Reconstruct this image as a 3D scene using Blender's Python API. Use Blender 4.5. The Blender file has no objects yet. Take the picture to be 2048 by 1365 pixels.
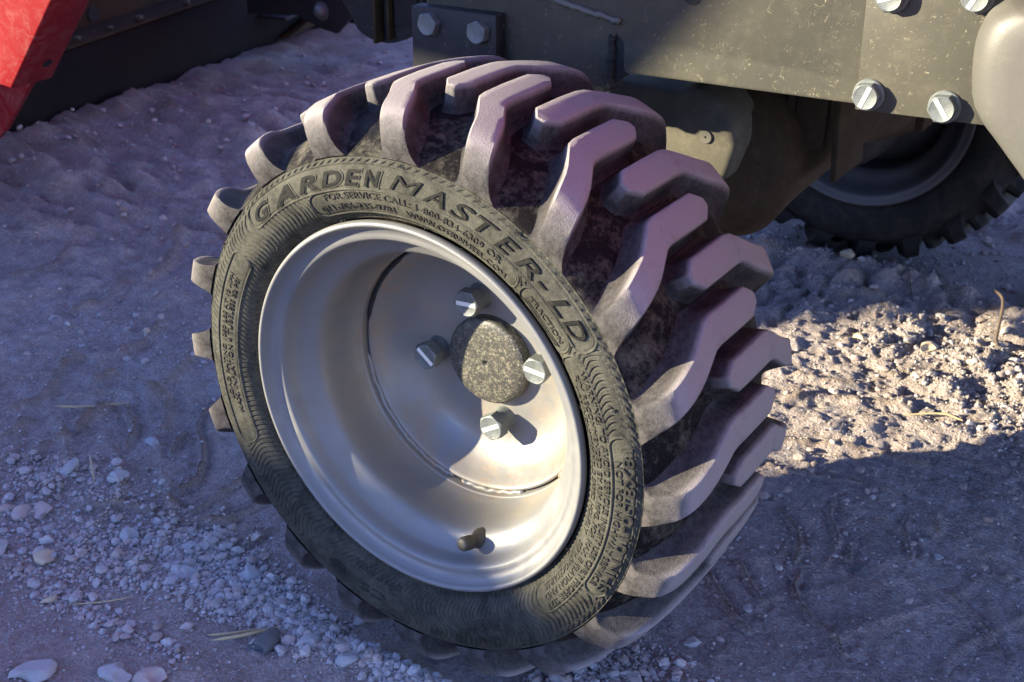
import bpy, math, random
import numpy as np
from mathutils import Matrix, Vector
random.seed(7); rng = np.random.default_rng(11)
sc = bpy.context.scene
C = sc.collection
ZG = 0.222                      # height of the wheel axis above the ground
R = math.radians

# ------------------------------------------------------------------ camera, light, exposure
cam_d = bpy.data.cameras.new('camera'); cam = bpy.data.objects.new('camera', cam_d); C.objects.link(cam)
cam_d.sensor_width = 36.0; cam_d.lens = 43.13; cam_d.clip_start = 0.02; cam_d.clip_end = 400
rgt = Vector((0.83620361, 0.54827145, 0.01272534)); up = Vector((-0.25920221, 0.37466447, 0.89019141)); fw = Vector((-0.48329881, 0.74767971, -0.45540895))
M = Matrix((rgt, up, -fw)).transposed().to_4x4(); M.translation = Vector((0.4663, -0.5876, 0.4424 + ZG)); cam.matrix_world = M
sc.camera = cam
cam_d.dof.use_dof = True; cam_d.dof.focus_distance = 0.86; cam_d.dof.aperture_fstop = 20.0

SX, SZ = 1.2, -0.38             # sun travels (SX, 1, SZ)
sun_dir = Vector((SX, 1.0, SZ)).normalized()
to_sun = -sun_dir
elev = math.asin(to_sun.z); azim = math.atan2(to_sun.x, to_sun.y)
w = bpy.data.worlds.new("World"); sc.world = w; w.use_nodes = True
nt = w.node_tree; bg = nt.nodes['Background']
sky = nt.nodes.new('ShaderNodeTexSky'); sky.sky_type = 'NISHITA'; sky.sun_disc = False
sky.sun_elevation = elev; sky.sun_rotation = azim
sky.air_density = 1.0; sky.dust_density = 0.0; sky.ozone_density = 4.0
tint = nt.nodes.new('ShaderNodeMix'); tint.data_type = 'RGBA'; tint.blend_type = 'MULTIPLY'; tint.inputs[0].default_value = 1.0
tint.inputs[7].default_value = (1.14, 0.91, 1.16, 1)      # the deep violet blue of this clear winter sky
nt.links.new(sky.outputs[0], tint.inputs[6]); nt.links.new(tint.outputs[2], bg.inputs[0]); bg.inputs[1].default_value = 0.14
sd = bpy.data.lights.new('sun', 'SUN'); sd.energy = 5.0; sd.angle = R(0.53); sd.color = (1.0, 0.89, 0.64)
so = bpy.data.objects.new('sun', sd); C.objects.link(so); so.rotation_euler = to_sun.to_track_quat('Z', 'Y').to_euler()
so.location = (-6, -6, 5)
vs = sc.view_settings; vs.view_transform = 'Standard'; vs.look = 'None'; vs.gamma = 1.0; vs.use_curve_mapping = False; vs.exposure = 2.1
sc.render.engine = 'CYCLES'
sc.cycles.max_bounces = 6

# ------------------------------------------------------------------ helpers
def newmesh(name, V, F, smooth=None, attr=None):
    me = bpy.data.meshes.new(name)
    V = np.asarray(V, float)
    if isinstance(F, np.ndarray):
        n, k = F.shape
        me.vertices.add(len(V)); me.vertices.foreach_set('co', V.ravel())
        me.loops.add(n * k); me.loops.foreach_set('vertex_index', F.astype(np.int32).ravel())
        me.polygons.add(n); me.polygons.foreach_set('loop_start', np.arange(0, n * k, k, dtype=np.int32))
        me.polygons.foreach_set('loop_total', np.full(n, k, dtype=np.int32))
        me.update(calc_edges=True)
    else:
        me.from_pydata(V.tolist(), [], F); me.update()
    if attr is not None:
        for k2, a in attr.items():
            at = me.attributes.new(k2, 'FLOAT', 'POINT'); at.data.foreach_set('value', np.asarray(a, dtype=np.float32))
    if smooth is not None:
        me.polygons.foreach_set('use_smooth', np.ones(len(me.polygons), dtype=bool))
        if smooth < 180: me.set_sharp_from_angle(angle=R(smooth))
    return me
def obj(name, me, mat=None, parent=None, loc=None, rot=None, **props):
    o = bpy.data.objects.new(name, me); C.objects.link(o)
    if mat is not None and me is not None and not me.materials: me.materials.append(mat)
    if parent is not None: o.parent = parent
    if loc is not None: o.location = loc
    if rot is not None: o.rotation_euler = rot
    for k, v in props.items(): o[k] = v
    return o
def thing(o, label, cat, group=None):
    o['label'] = label; o['category'] = cat
    if group: o['group'] = group
    return o
def fixn(me):
    import bmesh
    b = bmesh.new(); b.from_mesh(me); bmesh.ops.recalc_face_normals(b, faces=b.faces); b.to_mesh(me); b.free()
    return me
def grid_faces(nu, nv, wrapu=False):
    iu = np.arange(nu if wrapu else nu - 1); iv = np.arange(nv - 1)
    a, b = np.meshgrid(iu, iv, indexing='ij'); a2 = (a + 1) % nu
    return np.stack([a * nv + b, a2 * nv + b, a2 * nv + b + 1, a * nv + b + 1], -1).reshape(-1, 4)
def revolve(prof, n=128, t0=0.0, closed=False):
    """profile of (r, y) turned round the y axis"""
    P = np.array(prof, float)
    if closed: P = np.vstack([P, P[:1]])
    th = np.arange(n) / n * 2 * np.pi + t0
    V = np.stack([np.outer(np.cos(th), P[:, 0]), np.tile(P[:, 1], (n, 1)), np.outer(np.sin(th), P[:, 0])], -1).reshape(-1, 3)
    return V, grid_faces(n, len(P), True)[:, ::-1]
def bez(P, n):
    """smooth resample of a polyline (Catmull-Rom)"""
    P = np.array(P, float); out = []
    Q = np.vstack([2 * P[0] - P[1], P, 2 * P[-1] - P[-2]])
    for i in range(1, len(Q) - 2):
        for t in np.arange(n) / n:
            p0, p1, p2, p3 = Q[i - 1:i + 3]
            out.append(.5 * (2 * p1 + (p2 - p0) * t + (2 * p0 - 5 * p1 + 4 * p2 - p3) * t * t + (3 * p1 - p0 - 3 * p2 + p3) * t ** 3))
    out.append(P[-1]); return np.array(out)
def prism(poly, y0, y1, bev=0.0, axis='y', seg=2):
    """polygon extruded between two depths and bevelled; poly in (x,z) for axis y, (y,z) for axis x, (x,y) for axis z"""
    import bmesh
    b = bmesh.new()
    def P(a, c, d): return {'y': (a, d, c), 'x': (d, a, c), 'z': (a, c, d)}[axis]
    lo = [b.verts.new(P(a, c, y0)) for a, c in poly]; hi = [b.verts.new(P(a, c, y1)) for a, c in poly]
    n = len(poly)
    b.faces.new(lo); b.faces.new(hi[::-1])
    for i in range(n): b.faces.new([lo[i], lo[(i + 1) % n], hi[(i + 1) % n], hi[i]][::-1])
    bmesh.ops.recalc_face_normals(b, faces=b.faces)
    if bev > 0: bmesh.ops.bevel(b, geom=list(b.edges), offset=bev, segments=seg, profile=.5, affect='EDGES', clamp_overlap=True)
    bmesh.ops.recalc_face_normals(b, faces=b.faces)
    me = bpy.data.meshes.new('prism'); b.to_mesh(me); b.free()
    me.polygons.foreach_set('use_smooth', np.ones(len(me.polygons), dtype=bool)); me.set_sharp_from_angle(angle=R(40))
    return me
def box(x0, x1, y0, y1, z0, z1, bev=0.002): return prism([(x0, z0), (x1, z0), (x1, z1), (x0, z1)], y0, y1, bev)
def tube(pts, rad, n=8, cap=True):
    P = np.array(pts, float); rad = np.broadcast_to(np.asarray(rad, float), (len(P),))
    T = np.gradient(P, axis=0); T /= np.linalg.norm(T, axis=1)[:, None] + 1e-12
    ref = np.array([0.13, 0.21, 0.97]); V = []
    for p, t, r in zip(P, T, rad):
        a = np.cross(t, ref); a /= np.linalg.norm(a) + 1e-12; c = np.cross(t, a)
        for k in range(n):
            an = 2 * np.pi * k / n; V.append(p + r * (np.cos(an) * a + np.sin(an) * c))
    F = []
    for i in range(len(P) - 1):
        for k in range(n): F.append([i * n + k, i * n + (k + 1) % n, (i + 1) * n + (k + 1) % n, (i + 1) * n + k])
    if cap: F.append(list(range(n))[::-1]); F.append([(len(P) - 1) * n + k for k in range(n)])
    return V, F
def join_vf(parts):
    V = []; F = []; o = 0
    for v, f in parts:
        v = [tuple(q) for q in v]; V += v; F += [[int(i) + o for i in g] for g in f]; o += len(v)
    return V, F
def _ico():
    import bmesh
    b = bmesh.new(); bmesh.ops.create_icosphere(b, subdivisions=2, radius=1.0)
    V = np.array([v.co[:] for v in b.verts]); F = [[v.index for v in f.verts] for f in b.faces]; b.free()
    return V * (1 + .12 * np.random.default_rng(3).normal(size=(len(V), 1))), F
I0 = _ico()
# lattice noise
_lat = {}
def vnoise(x, y, s, seed=0):
    if seed not in _lat: _lat[seed] = np.random.default_rng(seed + 100).random((256, 256))
    L = _lat[seed]; X = x / s + 1000.3; Y = y / s + 1000.7
    ix = np.floor(X).astype(int); iy = np.floor(Y).astype(int); fx = X - ix; fy = Y - iy
    fx = fx * fx * (3 - 2 * fx); fy = fy * fy * (3 - 2 * fy)
    g = lambda a, b: L[a % 256, b % 256]
    return (g(ix, iy) * (1 - fx) + g(ix + 1, iy) * fx) * (1 - fy) + (g(ix, iy + 1) * (1 - fx) + g(ix + 1, iy + 1) * fx) * fy - .5
def sstep(a, b, x):
    t = np.clip((x - a) / (b - a), 0, 1); return t * t * (3 - 2 * t)

# ------------------------------------------------------------------ materials
class Mat:
    def __init__(s, name):
        s.m = bpy.data.materials.new(name); s.m.use_nodes = True; s.t = s.m.node_tree; s.n = s.t.nodes; s.b = s.n['Principled BSDF']
        s.tc = s.n.new('ShaderNodeTexCoord')
    def L(s, a, b): s.t.links.new(a, b)
    def noise(s, scale, detail=6, rough=.6, dist=0, co=None, vec_scale=None):
        n = s.n.new('ShaderNodeTexNoise'); n.inputs['Scale'].default_value = scale; n.inputs['Detail'].default_value = detail
        n.inputs['Roughness'].default_value = rough; n.inputs['Distortion'].default_value = dist
        src = co or s.tc.outputs['Object']
        if vec_scale:
            mp = s.n.new('ShaderNodeMapping'); mp.inputs['Scale'].default_value = vec_scale; s.L(src, mp.inputs['Vector']); src = mp.outputs[0]
        s.L(src, n.inputs['Vector']); return n.outputs['Fac']
    def voro(s, scale, feature='F1', out='Distance', rnd=1.0):
        n = s.n.new('ShaderNodeTexVoronoi'); n.feature = feature; n.inputs['Scale'].default_value = scale; n.inputs['Randomness'].default_value = rnd
        s.L(s.tc.outputs['Object'], n.inputs['Vector']); return n.outputs[out]
    def ramp(s, fac, stops, interp='LINEAR'):
        r = s.n.new('ShaderNodeValToRGB'); r.color_ramp.interpolation = interp; e = r.color_ramp.elements
        while len(e) < len(stops): e.new(.5)
        for q, (p, c) in zip(e, stops):
            q.position = p; q.color = (c, c, c, 1) if isinstance(c, (int, float)) else (*c, 1)
        s.L(fac, r.inputs[0]); return r.outputs[0]
    def mix(s, fac, a, b, mode='MIX'):
        m = s.n.new('ShaderNodeMix'); m.data_type = 'RGBA'; m.blend_type = mode
        for sock, v in ((m.inputs[0], fac), (m.inputs[6], a), (m.inputs[7], b)):
            if isinstance(v, (int, float)): sock.default_value = v
            elif isinstance(v, tuple): sock.default_value = (*v, 1)
            else: s.L(v, sock)
        return m.outputs[2]
    def math(s, op, a, b=0.0, c=0.0, clamp=False):
        m = s.n.new('ShaderNodeMath'); m.operation = op; m.use_clamp = clamp
        for i, v in enumerate((a, b, c)):
            if isinstance(v, (int, float)): m.inputs[i].default_value = v
            else: s.L(v, m.inputs[i])
        return m.outputs[0]
    def attr(s, name):
        a = s.n.new('ShaderNodeAttribute'); a.attribute_name = name; return a.outputs['Fac']
    def color(s, c):
        if isinstance(c, tuple): s.b.inputs['Base Color'].default_value = (*c, 1)
        else: s.L(c, s.b.inputs['Base Color'])
    def rough(s, v):
        if isinstance(v, (int, float)): s.b.inputs['Roughness'].default_value = v
        else: s.L(v, s.b.inputs['Roughness'])
    def bump(s, h, dist=.001, strength=1.0):
        b = s.n.new('ShaderNodeBump'); b.inputs['Distance'].default_value = dist; b.inputs['Strength'].default_value = strength
        s.L(h, b.inputs['Height']); s.L(b.outputs[0], s.b.inputs['Normal'])
    def metal(s, v): s.b.inputs['Metallic'].default_value = v
    def spec(s, v): s.b.inputs['Specular IOR Level'].default_value = v

def m_rubber(name, dark, dust, lo, hi, use_attr=False, spec=.07):
    m = Mat(name)
    n1 = m.noise(38, 8, .68, .6); n2 = m.noise(260, 5, .7)
    f = m.math('ADD', m.math('MULTIPLY', n1, .7), m.math('MULTIPLY', n2, .42))
    mask = m.ramp(f, [(lo, 0.0), (hi, 1.0)])
    if use_attr: mask = m.math('MULTIPLY_ADD', mask, .35, m.math('MULTIPLY', m.attr('dust'), m.ramp(f, [(.25, .72), (.75, 1.0)])), clamp=True)
    c = m.mix(mask, dark, dust)
    sp = m.ramp(m.noise(900, 2, .6), [(.60, 0.0), (.72, 1.0)])
    c = m.mix(m.math('MULTIPLY', sp, .12), c, tuple(min(1, v * 1.5) for v in dust))
    m.color(c); m.rough(m.ramp(mask, [(0, .58), (1, .93)])); m.spec(spec)
    m.bump(m.math('ADD', m.math('MULTIPLY', n2, .6), m.noise(1100, 3, .7)), .0011, .7)
    return m.m
MT = {}
MT['tread'] = m_rubber('dusty tread rubber', (.013, .012, .012), (.262, .238, .228), .42, .86, True)
MT['carcass'] = m_rubber('carcass rubber', (.009, .008, .008), (.15, .137, .10), .54, .84)
MT['side'] = m_rubber('sidewall rubber', (.011, .011, .010), (.122, .117, .090), .36, .88, spec=.10)
MT['shade_tyre'] = m_rubber('shaded tyre rubber', (.018, .018, .018), (.07, .065, .05), .5, .95)  # far tyre's shade put into a darker rubber colour
def m_letter(name, col, hatch, dusty):
    m = Mat(name)
    n = m.noise(300, 5, .7); c = m.mix(m.ramp(n, [(.45, 0.0), (.8, dusty)]), col, (.17, .16, .12)); m.color(c); m.rough(.75); m.spec(.06)
    if hatch:
        wv = m.n.new('ShaderNodeTexWave'); wv.inputs['Scale'].default_value = 260; wv.bands_direction = 'DIAGONAL'; m.L(m.tc.outputs['Object'], wv.inputs['Vector'])
        m.bump(wv.outputs['Fac'], .0003, .22)
    else: m.bump(n, .0003, .4)
    return m.m
MT['letter_dark'] = m_letter('polished black lettering', (.012, .012, .012), False, .12)
MT['letter'] = m_letter('moulded lettering', (.030, .029, .025), False, .35)  # relief shading put into a darker letter colour
MT['letter_hatch'] = m_letter('hatched lettering', (.012, .012, .011), True, .16)

def m_rim():
    m = Mat('galvanised rim paint')
    n = m.noise(14, 6, .6); streak = m.noise(30, 5, .6, vec_scale=(1, 9, 1))
    base = m.mix(n, (.15, .15, .15), (.195, .195, .19))
    rad = m.n.new('ShaderNodeSeparateXYZ'); m.L(m.tc.outputs['Object'], rad.inputs[0])
    dust = m.ramp(m.noise(22, 8, .72, .5), [(.38, 0.0), (.66, 1.0)])
    depth = m.ramp(rad.outputs['Y'], [(.012, .15), (.05, .8), (.10, .9)])
    base = m.mix(m.math('MULTIPLY', m.math('MULTIPLY', dust, depth), .75), base, (.225, .19, .135))
    rust = m.ramp(m.noise(46, 9, .72), [(.48, 0.0), (.60, 1.0)])
    zone = m.ramp(rad.outputs['Y'], [(.06, 0.0), (.078, 1.0), (.1, .75), (.112, .35)])
    base = m.mix(m.math('MULTIPLY', m.math('MULTIPLY', rust, zone), .3), base, (.25, .13, .055))
    spk = m.ramp(m.voro(190), [(.05, 1.0), (.11, 0.0)])
    base = m.mix(m.math('MULTIPLY', m.math('MULTIPLY', spk, dust), .6), base, (.17, .12, .08))
    m.color(base); m.metal(.28); m.rough(m.ramp(dust, [(0, .36), (1, .66)])); m.bump(m.noise(420, 4, .6), .0003, .35)
    return m.m
MT['rim'] = m_rim()
def m_zinc():
    m = Mat('zinc plated steel'); n = m.noise(160, 5, .7)
    m.color(m.mix(n, (.07, .078, .076), (.19, .205, .20))); m.metal(.35); m.rough(m.ramp(n, [(.3, .42), (.7, .62)])); m.bump(m.noise(500, 3), .0004, .5); return m.m
MT['zinc'] = m_zinc()
m = Mat('bright zinc slot'); m.color((.66, .66, .60)); m.metal(.1); m.rough(.5); MT['stripe'] = m.m
def m_black(name, base, dust, amount, fib=True, rough=.42, spec=.35):
    m = Mat(name); n = m.noise(9, 6, .6); n2 = m.noise(120, 7, .75, 2.5)
    c = m.mix(m.ramp(n, [(.3, 0.0), (.75, 1.0)]), base, tuple(b * .55 + d * .30 for b, d in zip(base, dust)))
    c = m.mix(m.math('MULTIPLY', m.ramp(m.noise(60, 8, .8), [(.50, 0.0), (.80, 1.0)]), amount), c, dust)
    if fib:
        # short curved wisps of dried mud: thin iso-lines of a distorted noise, broken up by a second noise
        a = m.noise(95, 2, .5, 1.8); line = m.ramp(m.math('ABSOLUTE', m.math('SUBTRACT', a, .5)), [(.0, 1.0), (.012, 0.0)])
        brk = m.ramp(m.noise(150, 3, .6), [(.55, 0.0), (.62, 1.0)])
        c = m.mix(m.math('MULTIPLY', m.math('MULTIPLY', line, brk), .42), c, (.50, .44, .29))
        dots = m.ramp(m.voro(330), [(.09, 1.0), (.14, 0.0)])
        c = m.mix(m.math('MULTIPLY', m.math('MULTIPLY', dots, m.ramp(m.noise(70, 4), [(.5, 0.0), (.62, 1.0)])), .32), c, (.45, .40, .28))
    m.color(c); m.rough(m.math('MULTIPLY_ADD', n2, .25, rough - .08)); m.spec(spec); m.bump(m.noise(700, 3, .6), .0002, .35)
    return m.m
MT['chassis'] = m_black('dusty satin black paint', (.036, .035, .029), (.15, .135, .095), .35)
MT['cast'] = m_black('smooth cast arm paint', (.075, .073, .065), (.17, .155, .12), .3, False, .42)
MT['blue_black'] = m_black('dark painted steel', (.018, .018, .021), (.06, .055, .05), .3, True, .5, .2)
MT['axle'] = m_black('dust caked axle', (.028, .020, .013), (.13, .095, .055), .45, False, .85, .1)
MT['beam'] = m_black('grimy black beam', (.010, .009, .010), (.035, .028, .022), .3, False, .85, .08)
def m_cap():
    m = Mat('speckled hub cap'); c = (.030, .029, .026)
    a = m.ramp(m.noise(210, 7, .85, 1.0), [(.42, 0.0), (.62, 1.0)]); b2 = m.ramp(m.noise(620, 4, .7), [(.44, 0.0), (.66, 1.0)])
    m.color(m.mix(m.math('MULTIPLY', a, b2), c, (.30, .27, .19))); m.rough(.45); m.bump(m.noise(300, 5, .7), .0004, .5); return m.m
MT['cap'] = m_cap()
def m_red(name, a, b, dc, amt):
    m = Mat(name); n = m.noise(12, 6, .6)
    c = m.mix(m.ramp(n, [(.35, 0.0), (.7, 1.0)]), a, b)
    d = m.ramp(m.noise(55, 9, .8, .8), [(.47, 0.0), (.75, 1.0)])
    scr = m.ramp(m.noise(40, 6, .7, .3, vec_scale=(1, 1, 7)), [(.60, 0.0), (.68, 1.0)])
    c = m.mix(m.math('MULTIPLY', d, amt), c, dc); c = m.mix(m.math('MULTIPLY', scr, amt * .7), c, dc)
    m.color(c); m.rough(.55); m.spec(.25); m.bump(m.noise(400, 4), .0002, .3); return m.m
MT['bounce_red'] = m_red('red machine paint', (.50, .008, .010), (.52, .022, .022), (.60, .20, .18), .15)  # stronger red kept for the bounce onto the tread
MT['red'] = m_red('faded red paint', (.19, .002, .004), (.22, .008, .010), (.30, .15, .13), .5)

m = Mat('valve rubber'); m.color(m.mix(m.noise(200, 4), (.018, .016, .012), (.07, .06, .04))); m.rough(.55); MT['valve'] = m.m
m = Mat('black gap'); m.color((.008, .008, .008)); m.rough(.8); MT['black'] = m.m
m = Mat('dry straw'); m.color(m.mix(m.noise(90, 4), (.34, .26, .13), (.46, .38, .22))); m.rough(.8); MT['straw'] = m.m
m = Mat('dark twig'); m.color(m.mix(m.noise(90, 4), (.05, .035, .025), (.13, .09, .06))); m.rough(.85); MT['twig'] = m.m
def m_ground():
    m = Mat('dusty gravel'); n1 = m.noise(2.2, 6, .6); n2 = m.noise(26, 8, .72); n3 = m.noise(330, 6, .75)
    c = m.mix(m.ramp(n1, [(.35, 0.0), (.65, 1.0)]), (.50, .42, .385), (.55, .475, .445))
    c = m.mix(m.ramp(n2, [(.38, 0.0), (.64, 1.0)]), c, (.36, .29, .26))
    c = m.mix(m.math('MULTIPLY', m.ramp(n3, [(.50, 0.0), (.62, 1.0)]), .75), c, (.66, .62, .60))
    c = m.mix(m.math('MULTIPLY', m.ramp(m.noise(240, 5, .8), [(.34, 1.0), (.46, 0.0)]), .8), c, (.24, .195, .17))
    c = m.mix(m.math('MULTIPLY', m.ramp(m.noise(60, 8, .8), [(.38, 1.0), (.52, 0.0)]), .75), c, (.36, .285, .25))
    c = m.mix(m.math('MULTIPLY', m.ramp(m.voro(420), [(.0, 1.0), (.35, 0.0)]), m.ramp(m.noise(120, 4), [(.5, 0.0), (.6, .5)])), c, (.16, .14, .13))
    c = m.mix(m.math('MULTIPLY', m.attr('ridge'), .75), c, (.25, .18, .13))
    m.color(c); m.rough(.95); m.spec(.15)
    h = m.math('ADD', m.math('MULTIPLY', n3, 1.2), m.math('ADD', m.math('MULTIPLY', m.noise(90, 6, .7), 1.6), m.math('MULTIPLY', m.ramp(m.voro(260), [(0, 1.0), (.5, 0.0)]), .5)))
    h = m.math('ADD', h, m.math('MULTIPLY', m.noise(34, 6, .7), 2.2)); m.bump(h, .0055, 1.0); return m.m
MT['ground'] = m_ground()
def m_stone(name, a, b):
    m = Mat(name); oi = m.n.new('ShaderNodeObjectInfo')
    n = m.noise(60, 6, .65); c = m.mix(n, a, b)
    m.color(c); m.rough(.85); m.bump(m.noise(260, 5, .65), .0008, .6); return m.m
MT['stone_grey'] = m_stone('pale grey stone', (.24, .25, .26), (.38, .37, .36))
MT['stone_pink'] = m_stone('pinkish stone', (.30, .235, .215), (.40, .335, .31))
MT['stone_dark'] = m_stone('dark slate stone', (.05, .055, .06), (.13, .13, .13))
MT['stone_tan'] = m_stone('tan stone', (.36, .29, .19), (.47, .40, .29))
def m_pebble():
    m = Mat('mixed pebbles'); v = m.attr('tint')
    c = m.ramp(v, [(0, (.20, .17, .155)), (.25, (.36, .29, .26)), (.5, (.31, .31, .32)), (.75, (.38, .345, .33)), (.93, (.24, .22, .215)), (1, (.46, .44, .42))])
    c = m.mix(m.ramp(m.noise(500, 3), [(.4, 0.0), (.7, .4)]), c, (.34, .28, .25)); m.color(c); m.rough(.9); m.bump(m.noise(700, 3), .0005, .5); return m.m
MT['pebble'] = m_pebble()
m = Mat('earth clods'); m.color(m.mix(m.attr('tint'), (.26, .205, .175), (.42, .355, .325))); m.rough(.95); m.spec(.1); m.bump(m.noise(300, 5, .7), .002, .8); MT['clod'] = m.m

# ------------------------------------------------------------------ ground
# furrow ridges left by tread bars, as curves on the ground (x, y in metres)
RCURV = [[(-0.594, 0.076), (-0.585, 0.096), (-0.6, 0.125), (-0.619, 0.152), (-0.634, 0.186)], [(-0.557, 0.041), (-0.558, 0.067)], [(-0.502, 0.084), (-0.511, 0.108), (-0.515, 0.134)], [(-0.569, 0.162), (-0.572, 0.185)], [(-0.597, 0.228), (-0.601, 0.26), (-0.617, 0.302)], [(-0.501, 0.149), (-0.454, 0.112), (-0.436, 0.09)], [(-0.391, 0.108), (-0.405, 0.128), (-0.405, 0.141)], [(-0.434, 0.204), (-0.429, 0.184), (-0.412, 0.163), (-0.378, 0.138), (-0.347, 0.109), (-0.332, 0.084), (-0.332, 0.062)], [(-0.331, 0.045), (-0.312, 0.042), (-0.298, 0.056), (-0.3, 0.096), (-0.304, 0.129)], [(-0.287, 0.031), (-0.261, 0.056), (-0.258, 0.1)], [(-0.228, 0.044), (-0.219, 0.07)], [(0.197, 0.401), (0.201, 0.377), (0.222, 0.345), (0.221, 0.308)], [(0.209, 0.285), (0.213, 0.265), (0.227, 0.247), (0.254, 0.225), (0.277, 0.205)], [(0.264, 0.417), (0.269, 0.387), (0.284, 0.355)], [(0.156, 0.267), (0.178, 0.247), (0.201, 0.229)], [(0.143, 0.235), (0.178, 0.203), (0.199, 0.188)], [(0.281, 0.429), (0.292, 0.407)], [(0.234, 0.354), (0.238, 0.323)], [(0.088, 0.553), (0.12, 0.58), (0.194, 0.602)], [(0.114, 0.476), (0.181, 0.501), (0.245, 0.511)], [(0.117, 0.423), (0.181, 0.437), (0.246, 0.444)], [(0.081, 0.608), (0.134, 0.623), (0.189, 0.682)], [(-0.505, 0.027), (-0.509, 0.048), (-0.499, 0.065)], [(-0.509, 0.187), (-0.471, 0.174), (-0.433, 0.136)], [(-0.731, 0.266), (-0.723, 0.307), (-0.75, 0.362)], [(-0.872, 0.278), (-0.855, 0.319), (-0.879, 0.396)], [(-0.724, 0.381), (-0.752, 0.442), (-0.808, 0.512)], [(0.327, 0.325), (0.357, 0.306), (0.385, 0.273)], [(0.157, 0.363), (0.188, 0.335), (0.198, 0.297)], [(0.201, 0.779), (0.243, 0.749), (0.279, 0.788)], [(-0.379, -0.003), (-0.366, 0.016), (-0.33, 0.026)]]
def curve_ridges(x, y):
    """little soil ridges and furrows left by tread bars, following curves on the ground"""
    k = np.zeros_like(x)
    wx = x + .006 * vnoise(x, y, .03, 121); wy = y + .006 * vnoise(x, y, .03, 122)
    for i, c in enumerate(RCURV):
        P = bez(c, 5); lo = P.min(0) - .05; hi = P.max(0) + .05
        m_ = (x > lo[0]) & (x < hi[0]) & (y > lo[1]) & (y < hi[1])
        if not m_.any(): continue
        X = wx[m_]; Y = wy[m_]; d = np.full(X.shape, 9.0)
        for a, b in zip(P[:-1], P[1:]):
            ab = b - a; t = np.clip(((X - a[0]) * ab[0] + (Y - a[1]) * ab[1]) / (ab @ ab + 1e-12), 0, 1)
            d = np.minimum(d, np.hypot(X - a[0] - t * ab[0], Y - a[1] - t * ab[1]))
        wd = (.0022 if P[:, 0].mean() > .1 else .0030) + .0035 * (np.hypot(*(P.mean(0))) > .5)
        kk = np.exp(-(d / wd) ** 2) * (.55 + 1.2 * np.abs(vnoise(X, Y, .02, 123)) * 2) - .35 * np.exp(-((d - 2.4 * wd) / wd) ** 2)
        k[m_] = np.where(np.abs(kk) > np.abs(k[m_]), kk, k[m_])
    return k
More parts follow.
